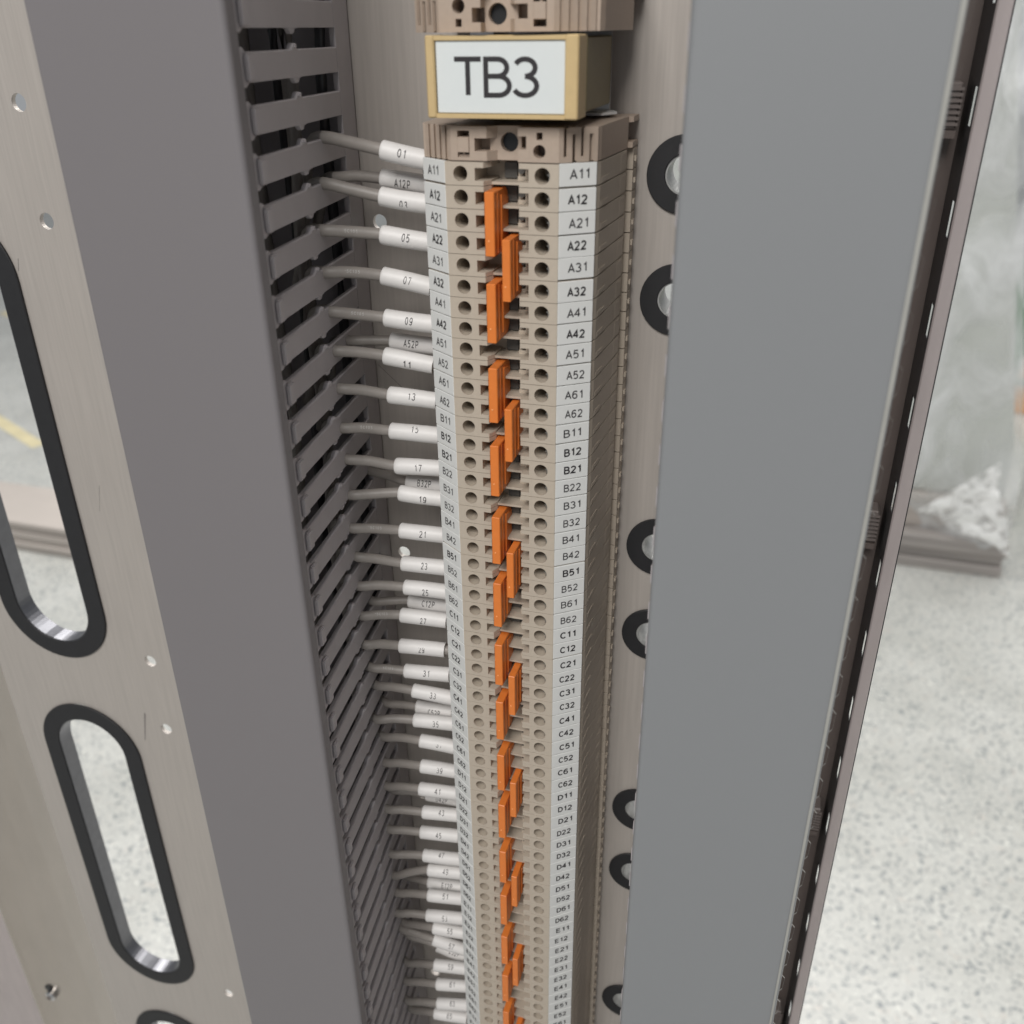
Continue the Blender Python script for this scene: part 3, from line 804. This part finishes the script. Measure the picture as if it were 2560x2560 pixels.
camv = CAM.copy()
rnd = random.Random(21)
SR = 2.38
for i, (txt, lx, ly, lz, rx, ry, rz, ey_, ez_, ts, to) in enumerate(WIRES):
    deep = txt.endswith("P")
    L, R_ = Vector((lx, ly, lz)), Vector((rx, ry, rz))
    ax = (R_ - L).normalized()
    end = Vector((-33.2, ry + .8, rz + ax.z / max(.2, ax.x) * (-33.2 - rx)))
    r = empty("wire", (lx, ly, lz))
    tag(r, "grey wire whose white sleeve is printed %s and ends beside tag %s" % (txt, {"61": "F11", "63": "F12", "65": "F21"}.get(txt, CODES[max(0, min(60, int((-rz) / PITCH)))])), "wire", "sleeved wires between the left duct and the terminal blocks")
    e = Vector((-62.6, ey_, ez_))
    bx = rnd.uniform(-1, 1)
    pts = [(-78 + rnd.uniform(-5, 3), 26 + rnd.uniform(-4, 3), ez_ - 22), (-73, ey_ + 9 + bx, ez_ - 6), (-68, ey_ + 3.2, ez_ - 1.0), tuple(e),
           tuple(e.lerp(L, .45) + Vector((0, 0, .25 + .25 * bx))), tuple(L), tuple(L.lerp(R_, .5)), tuple(R_), tuple(end)]
    bm = bmesh.new(); tube(bm, spline(pts, 6), 1.42 + (.1 if not deep else 0), 14)
    rel(build("insulation", bm, M['wire'], smooth=True), r)
    n = 12
    sp = []; rr = []
    wob = rnd.uniform(-.06, .06)
    for k in range(n + 1):
        t = k / n
        sp.append(L.lerp(R_, t) + Vector((0, 0, .12 * math.sin(math.pi * t) * bx)))
        rr.append(SR + wob * math.cos(3 * t))
    sp = [L - ax * .0] + [L + ax * .18] + [L + ax * .5] + sp[1:]
    rr = [SR - .42, SR - .14, SR] + rr[1:]
    bm = bmesh.new(); tube(bm, sp, rr, 26, caps=False)
    # inner wall and rims
    tube(bm, [L + ax * .05, R_ - ax * .05], 1.62, 20, caps=False)
    prof = None
    for c_, ra, rb_ in ((L, SR - .42, 1.62), (R_, rr[-1], 1.62)):
        a = Vector((0, 0, 1)) - ax * ax.z; a.normalize(); b2 = ax.cross(a)
        q = 26
        o1 = [bm.verts.new((c_ + (a * math.cos(6.28318 * k / q) + b2 * math.sin(6.28318 * k / q)) * ra) * S) for k in range(q)]
        o2 = [bm.verts.new((c_ + (a * math.cos(6.28318 * k / q) + b2 * math.sin(6.28318 * k / q)) * rb_) * S) for k in range(q)]
        for k in range(q): bm.faces.new([o1[k], o1[(k + 1) % q], o2[(k + 1) % q], o2[k]])
    sl = rel(build("sleeve", bm, M['sleeve'], smooth=True), r)
    # printed characters wrapped round the sleeve
    mid = L.lerp(R_, ts)
    toc = camv - mid; toc -= ax * toc.dot(ax); toc.normalize()
    upv = ax.cross(toc) * -1
    if upv.z < 0: upv = -upv
    th0 = -math.asin(max(-.95, min(.95, to)))
    cap = 2.05
    wd = {2: 1.95, 3: 3.0, 4: 4.1}[len(txt)]
    shear = rnd.uniform(-.05, .05)
    def f(u, v):
        th = th0 + (v - cap / 2) / (SR + .03)
        return mid + ax * (u + shear * v) + (toc * math.cos(th) + upv * math.sin(th)) * (SR + .05)
    rel(lettering("lettering", txt, f, M['ink'], None, cap, wd, sw=.125, gap=.34), sl)
    if txt in ("05", "07", "09", "15", "21", "27", "31", "57"):
        m0 = e.lerp(L, .42) + Vector((0, 0, .25 + .25 * bx)); a2 = (L - e).normalized()
        t2 = camv - m0; t2 -= a2 * t2.dot(a2); t2.normalize(); u2 = a2.cross(t2)
        if u2.z < 0: u2 = -u2
        g = lambda u, v: m0 + a2 * u + (t2 * math.cos((v - .2) / 1.52) + u2 * math.sin((v - .2) / 1.5)) * 1.57
        nm = [o for o in r.children if o.name.startswith("insulation")][0]
        rel(lettering("wire_print", "1015C105", g, M['print'], None, .8, 5.2, sw=.14, gap=.5), nm)
